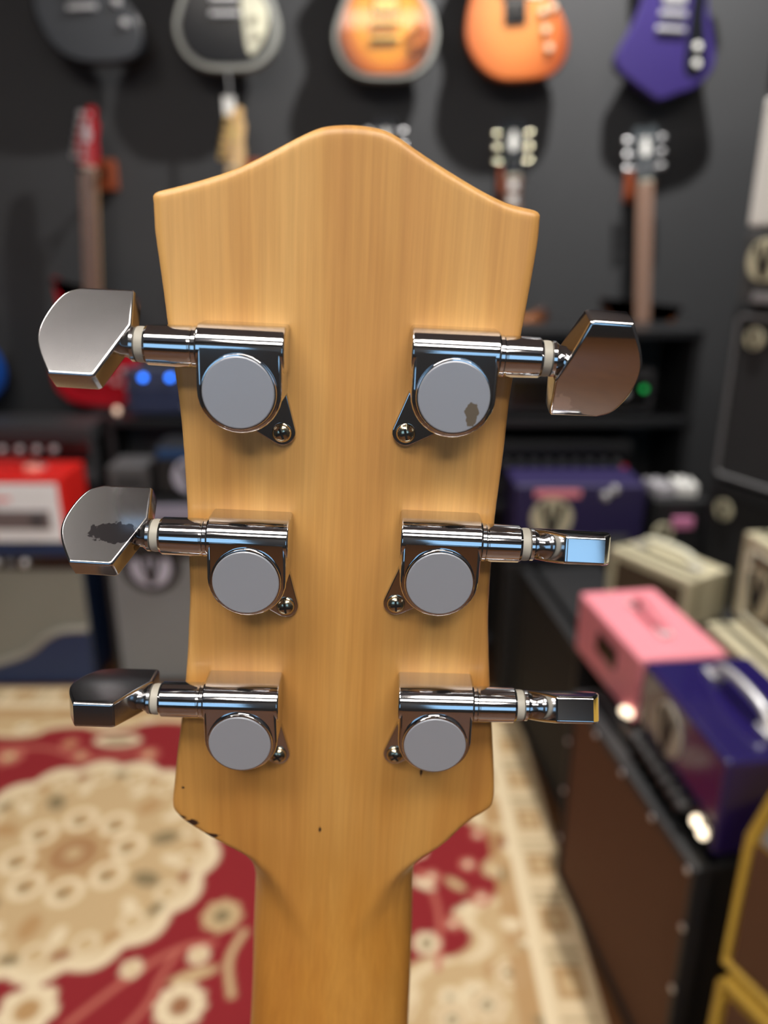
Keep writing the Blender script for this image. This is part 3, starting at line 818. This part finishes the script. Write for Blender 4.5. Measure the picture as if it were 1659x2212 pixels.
def wall_guitar(name, x, z, tilt, shape, top_mat, side_mat, label, board=ROSEWOOD, head='three', head_mat=JETLACQ, hw_=SILVER, inset=0.008,
                guard=None, guard_mat=None, knobs=((.10, .14), (.115, .09), (.075, .10)), knob_mat=None, covers=True, inlays=False, sx=1.0, peg=None, bridge_z=.145, logo=True, flatpick=None, shear=0.0, tail=True, pick_w=.036):
    t = empty(name, (x, YG, z))
    t.rotation_euler = (0, R(tilt), 0)
    tag(t, label, 'guitar', 'guitars hanging on the wall')
    pts = [(p[0] * sx + shear * max(-.1, .15 - p[1]) , p[1]) for p in catmull(SHAPES[shape], 6)]
    finish('body', prism_bm(pts, 0.0, .045, 'y', .006, 3), side_mat, t, 45)
    finish('top', prism_bm(offset(pts, inset), -.004, .003, 'y', .003, 2, 'a0'), top_mat, t, 45)
    zb = .31; zn = .80
    box('neck', DARKBACK if head != 'inline' else MAPLE, t, -.024, .024, .004, .024, zb + .02, zn, .006)
    fb = box('fretboard', board, t, -.027, .027, -.009, .004, zb - .03, zn, .001)
    if inlays:
        for q in (.37, .44, .52, .60, .66, .715, .76):
            box('inlay', WHITEPL, fb, -.014, .014, -.0105, -.0088, q, q + .026, .0005)
    box('nut', CREAMPL, t, -.023, .023, -.010, .004, zn, zn + .006)
    if head == 'inline':
        hp = catmull([(-.022, zn), (-.030, zn + .03), (-.036, zn + .07), (-.020, zn + .13), (-.006, zn + .165), (.012, zn + .185), (.030, zn + .178), (.028, zn + .155), (.036, zn + .13), (.030, zn + .08), (.034, zn + .05), (.022, zn)], 5)
        pegs = [(-.040 + .0052 * k, zn + .035 + .025 * k, -1) for k in range(6)]
        posts = [(-.014 + .005 * k, zn + .035 + .025 * k) for k in range(6)]
    else:
        hp = catmull([(-.022, zn), (-.034, zn + .03), (-.036, zn + .08), (-.040, zn + .15), (-.024, zn + .168), (0, zn + .158), (.024, zn + .168), (.040, zn + .15), (.036, zn + .08), (.034, zn + .03), (.022, zn)], 5)
        pegs = [(s * .050, zn + .045 + .042 * k, s) for s in (-1, 1) for k in range(3)]
        posts = [(s * .022, zn + .045 + .042 * k) for s in (-1, 1) for k in range(3)]
    hd = finish('head', prism_bm(hp, -.002, .012, 'y', .0015, 2), head_mat, t, 40)
    if logo:
        finish('head_inlay', prism_bm(catmull([(0, zn + .075), (.014, zn + .10), (0, zn + .14), (-.014, zn + .10)], 4), -.0035, -.0015, 'y'), WHITEPL if head == 'three' else hw_, hd)
    for (a, q, s) in pegs:
        finish('tuner_peg', lathe_bm([(.004, s * -.02), (.004, 0), (.010, s * .002), (.011, s * .010), (.008, s * .016)], 12, 'x', (a, .010, q)), peg or hw_, t, 40)
    for (a, q) in posts:
        finish('string_post', lathe_bm([(.006, -.003), (.006, -.006), (.0045, -.016), (.005, -.018)], 12, 'y', (a, 0, q)), hw_, t, 40)
    # hardware
    pk = flatpick or ((bridge_z + .035, .040), (bridge_z + .135, .040))
    for q, h in pk:
        pu = box('pickup', hw_ if covers else BLACKGLOSS, t, -pick_w, pick_w, -.012, -.003, q, q + h, .003)
        box('pickup_ring', JETLACQ, pu, -pick_w - .005, pick_w + .005, -.0065, -.0035, q - .004, q + h + .004, .001)
    box('bridge', hw_, t, -.042, .042, -.018, -.003, bridge_z, bridge_z + .014, .003)
    if tail: box('tailpiece', hw_, t, -.046, .046, -.018, -.003, bridge_z - .042, bridge_z - .028, .005)
    for (a, q) in knobs:
        finish('knob', lathe_bm([(.012, -.003), (.012, -.012), (.0095, -.018), (.007, -.0185)], 20, 'y', (a, 0, q)), knob_mat or hw_, t, 40)
    if guard:
        finish('pickguard', prism_bm(catmull(guard, 5), -.0072, -.0042, 'y', .0008, 1), guard_mat, t, 40)
    # six strings
    for k in range(6):
        a = (k - 2.5) * .0095; c = (k - 2.5) * .0072
        finish('string', tube_bm([(a, -.019, bridge_z), (c, -.0125, zn + .004), (posts[k][0], -.012, posts[k][1])], .0006, 4), SILVER, t)
    return t

def hanger(x, z, label):
    t = empty('guitar_hanger', (x, Y1, z))
    tag(t, label, 'hanger', 'wooden guitar hangers')
    box('block', HANGWOOD, t, -.035, .035, -.030, -.001, -.055, .045, .008)
    finish('yoke', tube_bm(catmull([(-.034, -.165, .004), (-.034, -.130, 0), (-.024, -.100, -.004), (0, -.085, -.006), (.024, -.100, -.004), (.034, -.130, 0), (.034, -.165, .004)], 5, False), .0055, 10), BLACKGLOSS, t, 60)
    finish('arm', tube_bm([(0, -.03, -.006), (0, -.088, -.006)], .006, 10), BLACKGLOSS, t, 60)

BURST_TOB = burst('tobacco_sunburst', (222, 146, 34), (184, 94, 20), (62, 20, 10), 0, .17, .160, .19, .52, .76, .98)
BURST_HON = burst('honey_sunburst', (208, 132, 68), (192, 102, 46), (146, 62, 22), -.005, .18, .175, .23, .40, .74, 1.0)
BURST_BR = burst('brown_sunburst', (196, 130, 56), (150, 88, 36), (60, 30, 14), 0, .18, .17, .24, .5, .8, 1.0)
RIMGREY = mat('grey_binding', (150, 152, 146), .4)
wall_guitar('wall_guitar', -.930, 1.948, -2, 'double_horn', BLACKLACQ, JETLACQ, 'charcoal guitar with silver bridge, leftmost in the upper row on the wall', knobs=((.11, .165), (.128, .108)), bridge_z=.190, knob_mat=SILVER, shear=.32)
wall_guitar('wall_guitar', -.494, 1.930, 0, 'single_cut', JETLACQ, RIMGREY, 'black guitar with grey rim and cream crescent pickguard in the upper row', inset=.020,
            guard=[(.052, .20), (.056, .12), (.062, .065), (.078, .045), (.115, .085), (.133, .135), (.128, .18), (.09, .22)], guard_mat=CREAMPL, covers=True, knobs=((.095, .15), (.10, .105)), knob_mat=CREAMPL, bridge_z=.190)
wall_guitar('wall_guitar', .005, 1.904, 0, 'single_cut', BURST_TOB, RIMGREY, 'tobacco sunburst guitar with gold hardware in the upper row', inset=.016, hw_=GOLD,
            knobs=((.105, .145), (.115, .10), (.085, .085), (.075, .12)), knob_mat=mat('amber_knob', (150, 84, 40), .3), bridge_z=.150)
wall_guitar('wall_guitar', .418, 1.902, -3, 'single_cut', BURST_HON, BURST_HON, 'honey orange guitar with cream pickguard in the upper row', inset=.004,
            guard=[(.02, .235), (.085, .225), (.095, .25), (.06, .28), (.02, .28)], guard_mat=CREAMPL, knobs=((.085, .185), (.115, .195), (.095, .135), (.105, .085)), sx=.97, bridge_z=.242, knob_mat=mat('pearl_knob', (226, 200, 170), .3), covers=False, flatpick=((.158, .070),), shear=.20, tail=False, pick_w=.030)
wall_guitar('wall_guitar', .885, 1.846, 3, 'pointed', PURPLELACQ, PURPLELACQ, 'purple guitar with pointed base and black pickguard in the upper row', inset=.004,
            guard=[(.058, .33), (.092, .30), (.098, .24), (.115, .17), (.128, .11), (.105, .075), (.065, .09), (.058, .20)], guard_mat=JETLACQ, knobs=((.092, .155), (.098, .108)), knob_mat=WHITEPL, bridge_z=.232)
wall_guitar('wall_guitar', -1.046, .850, 5, 'double_horn', REDLACQ, REDLACQ, 'cherry red guitar with red head hanging beside the blue one', head='inline', head_mat=REDLACQ, board=ROSEWOOD, peg=SILVER)
wall_guitar('wall_guitar', -.520, .845, 2, 'double_horn', MAPLE, MAPLE, 'guitar with pale maple inline head above the wooden headstock', head='inline', head_mat=MAPLE, board=MAPLE, hw_=GOLD)
wall_guitar('wall_guitar', .005, .828, 0, 'single_cut', JETLACQ, JETLACQ, 'dark guitar mostly hidden behind the crown of the wooden headstock', peg=SILVER)
wall_guitar('wall_guitar', .455, .822, -2, 'single_cut', BURST_BR, BURST_BR, 'dark guitar with white block inlays below the honey orange one', inlays=True, hw_=mat('aged_nickel', (190, 186, 160), .25, metal=1.0))
wall_guitar('wall_guitar', .935, .808, -5, 'double_horn', BURST_BR, BURST_BR, 'brown sunburst guitar with rosewood neck below the purple one', head_mat=mat('slate_lacquer', (70, 76, 80), .25), board=mat('pale_rosewood', (150, 116, 96), .55))
wall_guitar('wall_guitar', -1.540, .850, 0, 'single_cut', BLUELACQ, BLUELACQ, 'blue guitar at the left edge beside the cherry red one')
for x, z, l in ((-.955, 1.640, 'mahogany hanger holding the cherry red guitar'), (-.455, 1.640, 'mahogany hanger holding the maple headed guitar'),
                (.005, 1.620, 'mahogany hanger holding the mostly hidden dark guitar'), (.427, 1.612, 'mahogany hanger holding the guitar with block inlays'),
                (.865, 1.600, 'mahogany hanger holding the brown sunburst guitar'), (-1.540, 1.640, 'mahogany hanger holding the blue guitar'),
                (-.958, 2.74, 'mahogany hanger above the charcoal guitar'), (-.494, 2.72, 'mahogany hanger above the black guitar with grey rim'),
                (.005, 2.695, 'mahogany hanger above the tobacco sunburst guitar'), (.376, 2.69, 'mahogany hanger above the honey orange guitar'), (.926, 2.635, 'mahogany hanger above the purple guitar')):
    hanger(x, z, l)
# price tag on a string
t = empty('price_tag', (-.500, YG + .002, 1.930))
tag(t, 'white price tag hanging on a string below the black guitar', 'tag')
box('card', WHITEPL, t, -.018, .018, -.001, .001, -.130, -.072, .0005)
finish('string', tube_bm([(0, 0, 0), (.004, 0, -.035), (.003, 0, -.075)], .005, 6), mat('tag_cord', (120, 120, 122), .8), t)

# ------------------------------------------------------------------ amplifiers
def emblem(parent, x, y, z, r, disc=LOGOC):
    """round emblem with a V mark, standing proud of a front that faces local -y"""
    e = finish('emblem', lathe_bm([(r, y), (r, y - .003), (r * .94, y - .005)], 36, 'y', (x, 0, z)), disc, parent, 40)
    v = [(-.62, .62), (-.34, .80), (-.08, -.30), (-.05, .86), (.05, .86), (.08, -.30), (.34, .80), (.62, .62), (.14, -.86), (-.14, -.86)]
    finish('emblem_mark', prism_bm([(x + p[0] * r, z + p[1] * r) for p in v], y - .0068, y - .0045, 'y'), LOGOD, e)

def strap_handle(parent, w_, d, z, m, along=0.0, mount=SILVER, L=.20, h=.035, r=.009):
    h_ = finish('handle', tube_bm(catmull([(-L / 2, d, z + .006), (-L / 2 + .02, d, z + h * .8), (0, d, z + h), (L / 2 - .02, d, z + h * .8), (L / 2, d, z + .006)], 6, False), r, 10), m, parent, 60)
    for s in (-1, 1):
        box('handle_mount', mount, h_, s * L / 2 - .018, s * L / 2 + .018, d - .014, d + .014, z, z + .010, .003)

def amp(name, loc, yaw, w_, d, h, body, label, cat='amplifier', grille=None, gz=(.03, .97), gx=.03, piping=None, logo=None, handle=None, knobs=None,
        knob_mat=SILVER, panel=None, panel_mat=BLACKGLOSS, pilots=(), bev=.008, screws=None, feet=True, vents=False, logo_mat=LOGOC, badge=None, handle_len=.20):
    t = empty(name, loc, R(yaw)); tag(t, label, cat)
    fz = .012 if feet else 0
    if feet:
        for a in (-w_ / 2 + .04, w_ / 2 - .04):
            for c in (.04, d - .04):
                finish('foot', lathe_bm([(.014, 0), (.017, fz + .002)], 12, 'z', (a, c, 0)), DARKGREY, t)
    x0, x1 = -w_ / 2, w_ / 2
    # shell: a box with a recessed front
    if grille:
        g0, g1 = h * gz[0] + fz, h * gz[1]
        b = bmesh.new()
        box_bm(x0, x1, .02, d, fz, h, bev, bm=b)
        box_bm(x0, x0 + gx, 0, .05, fz, h, bev * .6, bm=b); box_bm(x1 - gx, x1, 0, .05, fz, h, bev * .6, bm=b)
        box_bm(x0 + gx * .6, x1 - gx * .6, 0, .05, fz, g0, bev * .4, bm=b); box_bm(x0 + gx * .6, x1 - gx * .6, 0, .05, g1, h, bev * .4, bm=b)
        finish('cabinet', b, body, t, 40)
        box('grille', grille, t, x0 + gx, x1 - gx, .008, .021, g0, g1, .001)
        fy = .006
        if piping:
            c = .012
            P = [(x0 + gx, 0, g0 + c), (x0 + gx, 0, g1 - c), (x0 + gx + c, 0, g1), (x1 - gx - c, 0, g1), (x1 - gx, 0, g1 - c), (x1 - gx, 0, g0 + c), (x1 - gx - c, 0, g0), (x0 + gx + c, 0, g0)]
            finish('piping', tube_bm([(p[0], .004, p[2]) for p in P], .006, 8, True), piping, t, 60)
    else:
        box('cabinet', body, t, x0, x1, 0, d, fz, h, bev, 3)
        fy = 0
    if panel:
        px0, px1, pz0, pz1 = panel
        box('control_panel', panel_mat, t, px0, px1, fy - .004, fy + .02, pz0, pz1, .001)
    for (a, c) in (knobs or ()):
        finish('knob', lathe_bm([(.013, fy - .003), (.013, fy - .012), (.009, fy - .020), (.006, fy - .021)], 16, 'y', (a, 0, c)), knob_mat, t, 40)
    for (a, c, m) in pilots:
        finish('pilot_light', lathe_bm([(.009, fy - .002), (.009, fy - .010), (.005, fy - .014)], 14, 'y', (a, 0, c)), m, t, 40)
    if logo:
        emblem(t, logo[0], fy, logo[1], logo[2], logo_mat)
    if badge:
        box('badge', badge[4], t, badge[0], badge[1], fy - .005, fy + .003, badge[2], badge[3], .002)
    if handle:
        strap_handle(t, w_, d * .5, h, handle, L=handle_len)
    for (a, c) in (screws or ()):
        finish('screw', lathe_bm([(.006, .0), (.006, -.002), (.003, -.004)], 10, 'y', (a, 0, c)), SILVER, t, 40)
    if vents:
        for k in range(6):
            a = x0 + w_ * (.25 + .1 * k)
            box('vent_slot', LOGOD, t, a - .012, a + .012, d * .62, d * .85, h - .001, h + .0008)
    return t

GLOW = mat('lit_warm_lamp', (255, 240, 215), .4, emit=((255, 236, 205), 2.6))
GLOWB = mat('lit_blue_lamp', (60, 130, 255), .4, emit=((40, 120, 255), 5.0))
GLOWG = mat('lit_green_lamp', (30, 160, 80), .4, emit=((20, 160, 70), 1.2))
# the row along the right wall, nearest first
amp('speaker_cabinet', (.4385, 1.182, 0), -81.7, .505, .26, .50, BLACK, 'black speaker cabinet with brown grille cloth beside the rug', 'speaker cabinet', BROWNCL, (.02, .965), .012,
    screws=[(-.236 + .118 * k, .485) for k in range(5)] + [(-.246, z) for z in (.12, .25, .38)] + [(.246, z) for z in (.12, .25, .38)])
amp('speaker_cabinet', (.431, 1.852, 0), -84, .50, .245, .50, BLACK, 'black speaker cabinet between the brown grille cabinet and the back shelves', 'speaker cabinet', mat('black_cloth', (26, 26, 26), .8), (.03, .95), .02)
amp('amplifier', (.490, 1.0925, .50), -84.6, .295, .20, .185, PURPLE, 'glossy dark purple amplifier head with chrome handle on the brown grille cabinet', handle=SILVER, handle_len=.17,
    panel=(-.140, .140, .016, .062), panel_mat=BLACKGLOSS, knobs=[(-.12 + .030 * k, .040) for k in range(7)], knob_mat=DARKGREY, pilots=[(.104, .044, GLOW), (.126, .040, GLOW)], logo=(-.03, .120, .048), logo_mat=mat('grey_cream_emblem', (170, 164, 150), .4))
amp('amplifier', (.469, 1.448, .50), -81.8, .307, .18, .155, PINKV, 'pink amplifier head with black badge behind the dark purple one', handle=PINKV, handle_len=.13,
    badge=(-.035, .055, .075, .118, BLACKGLOSS), pilots=[(.125, .024, GLOW), (.142, .030, GLOW)])
amp('speaker_cabinet', (.776, 1.350, 0), -84.0, .52, .27, .575, CREAMV, 'cream speaker cabinet standing behind the pink amplifier head', 'speaker cabinet', BROWNCL, (.04, .93), .035, piping=CREAMPL)
amp('amplifier', (.843, 1.412, .575), -84.0, .45, .17, .215, CREAMV, 'cream amplifier head with round emblem at the right edge on the cream cabinet', grille=mat('taupe_cloth', (120, 104, 84), .8), gz=(.06, .86), gx=.03, piping=CREAMPL, logo=(-.150, .095, .058), logo_mat=LOGOC)
tag(box('plinth_box', BLACK, None, .730, .915, 1.675, 2.105, 0, .50, .008), 'black plinth box under the far cream amplifier head', 'plinth')
amp('amplifier', (.668, 1.800, .50), -60, .262, .15, .142, CREAMV, 'small cream amplifier head with cream strap handle behind the pink one', grille=mat('umber_cloth', (84, 68, 50), .8), gz=(.08, .82), gx=.022, handle=CREAMPL, handle_len=.17, feet=True)
amp('speaker_cabinet', (.563, 2.135, 0), 0, .40, .225, .50, BLACK, 'black speaker cabinet under the purple vinyl amplifier head', 'speaker cabinet', MATS['black_cloth'], (.03, .95), .02)
amp('amplifier', (.575, 2.14, .50), 0, .385, .19, .245, PURPLEM, 'purple vinyl amplifier head with cream emblem and pink strip at the back', logo=(-.080, .145, .062), badge=(-.135, .0, .208, .230, PINKV),
    knobs=[(.07, .215), (.095, .235)], panel=(.06, .15, .06, .09), panel_mat=TIN)
amp('speaker_cabinet', (.872, 2.135, 0), 0, .155, .20, .70, BLACK, 'narrow black speaker cabinet carrying three effect pedals', 'speaker cabinet', logo=(-.045, .600, .030), bev=.006)
def pedal(loc, rz, m, label):
    t = empty('effect_pedal', loc, R(rz)); tag(t, label, 'pedal', 'effect pedals on the narrow cabinet')
    box('case', m, t, -.030, .030, -.05, .05, 0, .034, .005)
    finish('footswitch', lathe_bm([(.008, .034), (.008, .042), (.006, .045)], 14, 'z', (0, -.03, 0)), SILVER, t, 40)
    for a in (-.015, .015):
        finish('knob', lathe_bm([(.007, .034), (.006, .046)], 12, 'z', (a, .025, 0)), BLACKGLOSS, t, 40)
pedal((.828, 2.215, .70), 8, mat('pale_grey_enamel', (178, 176, 182), .3), 'pale grey effect pedal on the narrow black cabinet')
pedal((.905, 2.225, .70), -6, WHITEPL, 'white effect pedal on the narrow black cabinet')
tag(box('picture_card', mat('pink_card', (206, 128, 168), .5), None, .845, .905, 2.112, 2.128, .62, .652, .003), 'pink card stuck on the narrow black cabinet', 'card')
# mustard amplifier at the right edge, nearest the viewer
def mustard():
    t = empty('amplifier', (.500, .862, .392), R(-65)); tag(t, 'mustard edged amplifier with brown grille at the right edge', 'amplifier')
    P = [(0, .004), (0, .236), (.055, .44), (.40, .44), (.40, .004)]
    finish('cabinet', prism_bm(P, .012, .22, 'y', .006, 2), YELLOWV, t, 40)
    finish('grille', prism_bm([(.014, .018), (.014, .228), (.386, .228), (.386, .018)], .004, .014, 'y'), BROWNCL, t)
    finish('control_panel', prism_bm([(.020, .240), (.066, .425), (.386, .425), (.386, .240)], .006, .014, 'y'), mat('blue_silver_panel', (150, 160, 176), .3, metal=.5), t)
    finish('piping', tube_bm([(p[0], .006, p[1]) for p in offset(P, .006)], .008, 10, True), YELLOWV, t, 60)
    for k in range(4):
        finish('knob', lathe_bm([(.012, .006), (.012, -.006), (.008, -.012)], 14, 'y', (.12 + .06 * k, 0, .32)), JETLACQ, t, 40)
    t = empty('speaker_cabinet', (.492, .853, 0), R(-65)); tag(t, 'mustard vinyl speaker cabinet under the mustard amplifier at the right edge', 'speaker cabinet')
    P = [(0, .0), (0, .372), (.012, .388), (.43, .388), (.43, .0)]
    finish('cabinet', prism_bm(P, .012, .23, 'y', .006, 2), YELLOWV, t, 40)
    finish('grille', prism_bm([(.022, .022), (.022, .350), (.41, .350), (.41, .022)], .004, .014, 'y'), BROWNCL, t)
    finish('piping', tube_bm([(p[0], .006, p[1]) for p in offset([(0, .0), (0, .372), (.012, .388), (.43, .388), (.43, .0)], .007)], .008, 10, True), YELLOWV, t, 60)
mustard()
# tall stack in the right corner
DX = Vector((.423, -.906, 0))
def stack(s0, w_, z, h, d, **k):
    c = Vector((.93, 2.10, 0)) + DX * (s0 + w_ / 2)
    return amp(k.pop('name'), (c.x, c.y, z), -65, w_, d, h, **k)
stack(0, .45, 0, .775, .26, name='speaker_cabinet', body=BLACK, label='tall black speaker cabinet at the bottom of the corner stack', cat='speaker cabinet', grille=MATS['black_cloth'], gz=(.03, .96), gx=.02, logo=(-.17, .70, .03))
stack(0, .45, .775, .478, .26, name='speaker_cabinet', body=BLACK, label='black speaker cabinet with grey piping in the corner stack', cat='speaker cabinet', grille=mat('charcoal_cloth', (36, 36, 38), .8), gz=(.02, .95), gx=.012, piping=GREYTRIM, logo=(-.155, .40, .028))
stack(.0, .44, 1.253, .185, .24, name='amplifier', body=mat('slate_vinyl', (70, 70, 70), .5), label='grey amplifier head with cream emblem on the piped black cabinet', logo=(-.150, .115, .052), badge=(-.17, .10, .014, .036, SILVER))
stack(.0, .44, 1.438, .305, .24, name='speaker_cabinet', body=mat('off_white_panel', (228, 226, 220), .5), label='white fronted cabinet with grey ring on the grey amplifier head', cat='speaker cabinet', feet=True)
wc = [o for o in bpy.data.objects if o.get('label', '').startswith('white fronted')][0]
finish('ring', tube_bm([(-.02 + .115 * math.cos(2 * math.pi * k / 40), -.001, .155 + .115 * math.sin(2 * math.pi * k / 40)) for k in range(40)], .004, 6, True), GREYTRIM, wc, 60)
stack(.0, .44, 1.743, .30, .24, name='amplifier', body=BLACK, label='black combo amplifier with taupe grille at the top of the corner stack', grille=mat('taupe_grille', (128, 116, 100), .8), gz=(.07, .93), gx=.035, logo=(-.12, .235, .055), logo_mat=WHITEPL)

# black shelves against the back wall
def shelf_unit(name, x0, x1, y0, y1, boards, label):
    t = empty(name, ((x0 + x1) / 2, y0, 0)); tag(t, label, 'shelf unit')
    hw2 = (x1 - x0) / 2; top = max(boards)
    for s in (-1, 1):
        box('side_panel', BLACK, t, s * hw2 - .011, s * hw2 + .011, 0, y1 - y0, 0, top - .011, .002)
    for z in boards:
        box('shelf_board', mat('satin_black_board', (32, 33, 35), .35), t, -hw2 - .014, hw2 + .014, -.004, y1 - y0, z - .022, z, .002)
    box('back_panel', BLACK, t, -hw2, hw2, y1 - y0 - .008, y1 - y0, .02, top - .02)
shelf_unit('shelf_unit', .09, .965, 2.40, 2.70, (.10, .60, .885, 1.16), 'tall black shelf unit below the guitars behind the purple head')
shelf_unit('shelf_unit', -.93, -.02, 2.56, 2.70, (.10, .50, .85), 'low black shelf unit below the guitars behind the grey cabinet')
amp('amplifier', (.50, 2.43, .60), 0, .62, .20, .205, BLACK, 'black amplifier head with a row of knobs on the tall shelf', panel=(-.30, .30, .09, .175), knobs=[(-.28 + .045 * k, .135) for k in range(13)], knob_mat=TIN, pilots=[(.285, .12, mat('red_jewel', (170, 20, 40), .3, emit=((170, 20, 40), .4)))])
amp('effects_rack', (.62, 2.44, .885), 0, .48, .20, .15, DARKGREY, 'dark grey rack unit with a green lamp on the tall shelf', 'rack unit', panel=(-.22, .22, .03, .12), pilots=[(.205, .090, GLOWG)], knobs=[(.10, .075), (.145, .075)], knob_mat=mat('pale_knob', (170, 172, 176), .4))
amp('mixer_unit', (-.735, 2.58, .85), 0, .27, .11, .165, mat('slate_blue_metal', (66, 72, 92), .4, metal=.3), 'slate blue unit with two blue lamps on the low shelf', 'audio unit', panel=(-.12, .12, .02, .10), panel_mat=mat('navy_screen', (50, 58, 84), .25), pilots=[(-.070, .138, GLOWB), (.020, .138, GLOWB)], knobs=[(.07, .04)], feet=True)
t = empty('small_lamp', (-.905, 2.575, .85)); tag(t, 'small warm lamp at the corner of the low shelf', 'lamp')
finish('base', lathe_bm([(.014, 0), (.014, .006), (.005, .010), (.005, .016)], 14), DARKGREY, t, 40)
finish('bulb', lathe_bm([(.005, .014), (.010, .020), (.012, .028), (.008, .036), (.002, .039)], 14), mat('dim_warm_bulb', (240, 205, 180), .4, emit=((240, 205, 180), .8)), t, 50)
# left stack
amp('speaker_cabinet', (-1.295, 2.53, 0), 0, .62, .20, .62, BLACK, 'black speaker cabinet standing behind the navy combo', 'speaker cabinet', MATS['black_cloth'], (.03, .95), .02)
amp('amplifier', (-1.295, 2.525, .62), 0, .62, .20, .215, DARKGREY, 'dark grey amplifier head with silver knobs behind the red one', panel=(-.30, .30, .10, .165), knobs=[(-.05 + .058 * k, .135) for k in range(5)], badge=(-.30, .30, .02, .06, TIN))
amp('amplifier', (-1.27, 2.275, .504), 0, .54, .20, .225, REDV, 'red and white amplifier head on top of the navy combo', panel=(-.26, .257, .014, .205), panel_mat=mat('white_front', (246, 248, 250), .4), handle=mat('dark_red_strap', (120, 30, 30), .5), handle_len=.34)
red = [o for o in bpy.data.objects if o.name.startswith('amplifier') and o.get('label', '').startswith('red and white')][0]
box('window_strip', mat('grey_window', (118, 106, 106), .35), red, -.25, .225, -.0075, -.003, .056, .118, .002)
finish('knob', lathe_bm([(.018, -.006), (.018, -.016), (.012, -.022)], 18, 'y', (.185, 0, .088)), DARKGREY, red, 40)
finish('script_line', tube_bm(catmull([(-.06 + .012 * k, -.0055, .152 + .005 * (k % 2)) for k in range(15)], 4, False), .0035, 6), REDV, red)
finish('handle_cap', lathe_bm([(.028, .225), (.028, .236), (.020, .241)], 18, 'z', (.150, .09, 0)), mat('pale_pink_cap', (236, 160, 146), .35), red, 40)
def navy_combo():
    t = empty('combo_amplifier', (-1.271, 2.27, 0)); tag(t, 'navy combo amplifier with grey wave trim under the red head', 'amplifier')
    box('cabinet', BLUEV, t, -.30, .30, .012, .24, .01, .504, .010, 3)
    for a in (-.25, .25):
        for c in (.05, .20):
            finish('foot', lathe_bm([(.016, 0), (.018, .012)], 12, 'z', (a, c, 0)), DARKGREY, t)
    box('grille', OLIVECL, t, -.285, .297, .004, .016, .03, .420)
    box('control_panel', BLACKGLOSS, t, -.290, .290, .002, .016, .425, .470, .001)
    box('top_rail', BLUEV, t, -.30, .30, 0, .03, .470, .503, .006)
    for k in range(8):
        finish('knob', lathe_bm([(.012, .0), (.012, -.010), (.008, -.015)], 14, 'y', (-.20 + .0465 * k, 0, .448)), SILVER if k % 3 else TIN, t, 40)
    wv = catmull([(-.29, .010), (-.20, .030), (-.10, .060), (0, .085), (.09, .120), (.16, .175), (.215, .200), (.297, .205)], 6, False)
    finish('wave_panel', prism_bm([(p[0], p[1]) for p in wv] + [(.297, .014), (-.29, .004)], -.006, .010, 'y'), BLUEV, t)
    finish('wave_trim', tube_bm([(p[0], -.004, p[1] + .006) for p in wv], .011, 8), mat('grey_trim', (150, 146, 136), .5), t, 60)
navy_combo()
t = amp('speaker_cabinet', (-.625, 2.275, 0), 0, .55, .24, .655, BLACK, 'black speaker cabinet with grey grille and round emblem left of the wooden headstock', 'speaker cabinet', GREYCL, (.0, .70), .018, logo=(-.125, .425, .066), logo_mat=LOGOW)
box('rail', mat('lilac_rail', (150, 148, 168), .5), t, -.12, .26, -.004, .01, .585, .640, .004)
finish('emblem_ring', lathe_bm([(.098, .007), (.098, .0045)], 36, 'y', (-.125, 0, .435)), BLACK, t)
amp('amplifier', (-.600, 2.30, .655), 0, .22, .16, .165, BLACK, 'small black and blue amplifier head with white emblem on the grey grille cabinet', logo=(.0, .070, .058), logo_mat=LOGOW, badge=(-.10, .10, .128, .158, mat('teal_blue', (30, 66, 110), .4)))
amp('power_unit', (-.800, 2.31, .655), 0, .13, .14, .10, mat('mid_grey_metal', (84, 84, 86), .45), 'small grey metal box left of the black and blue head', 'audio unit', panel=(-.04, .045, .03, .065), panel_mat=DARKGREY)
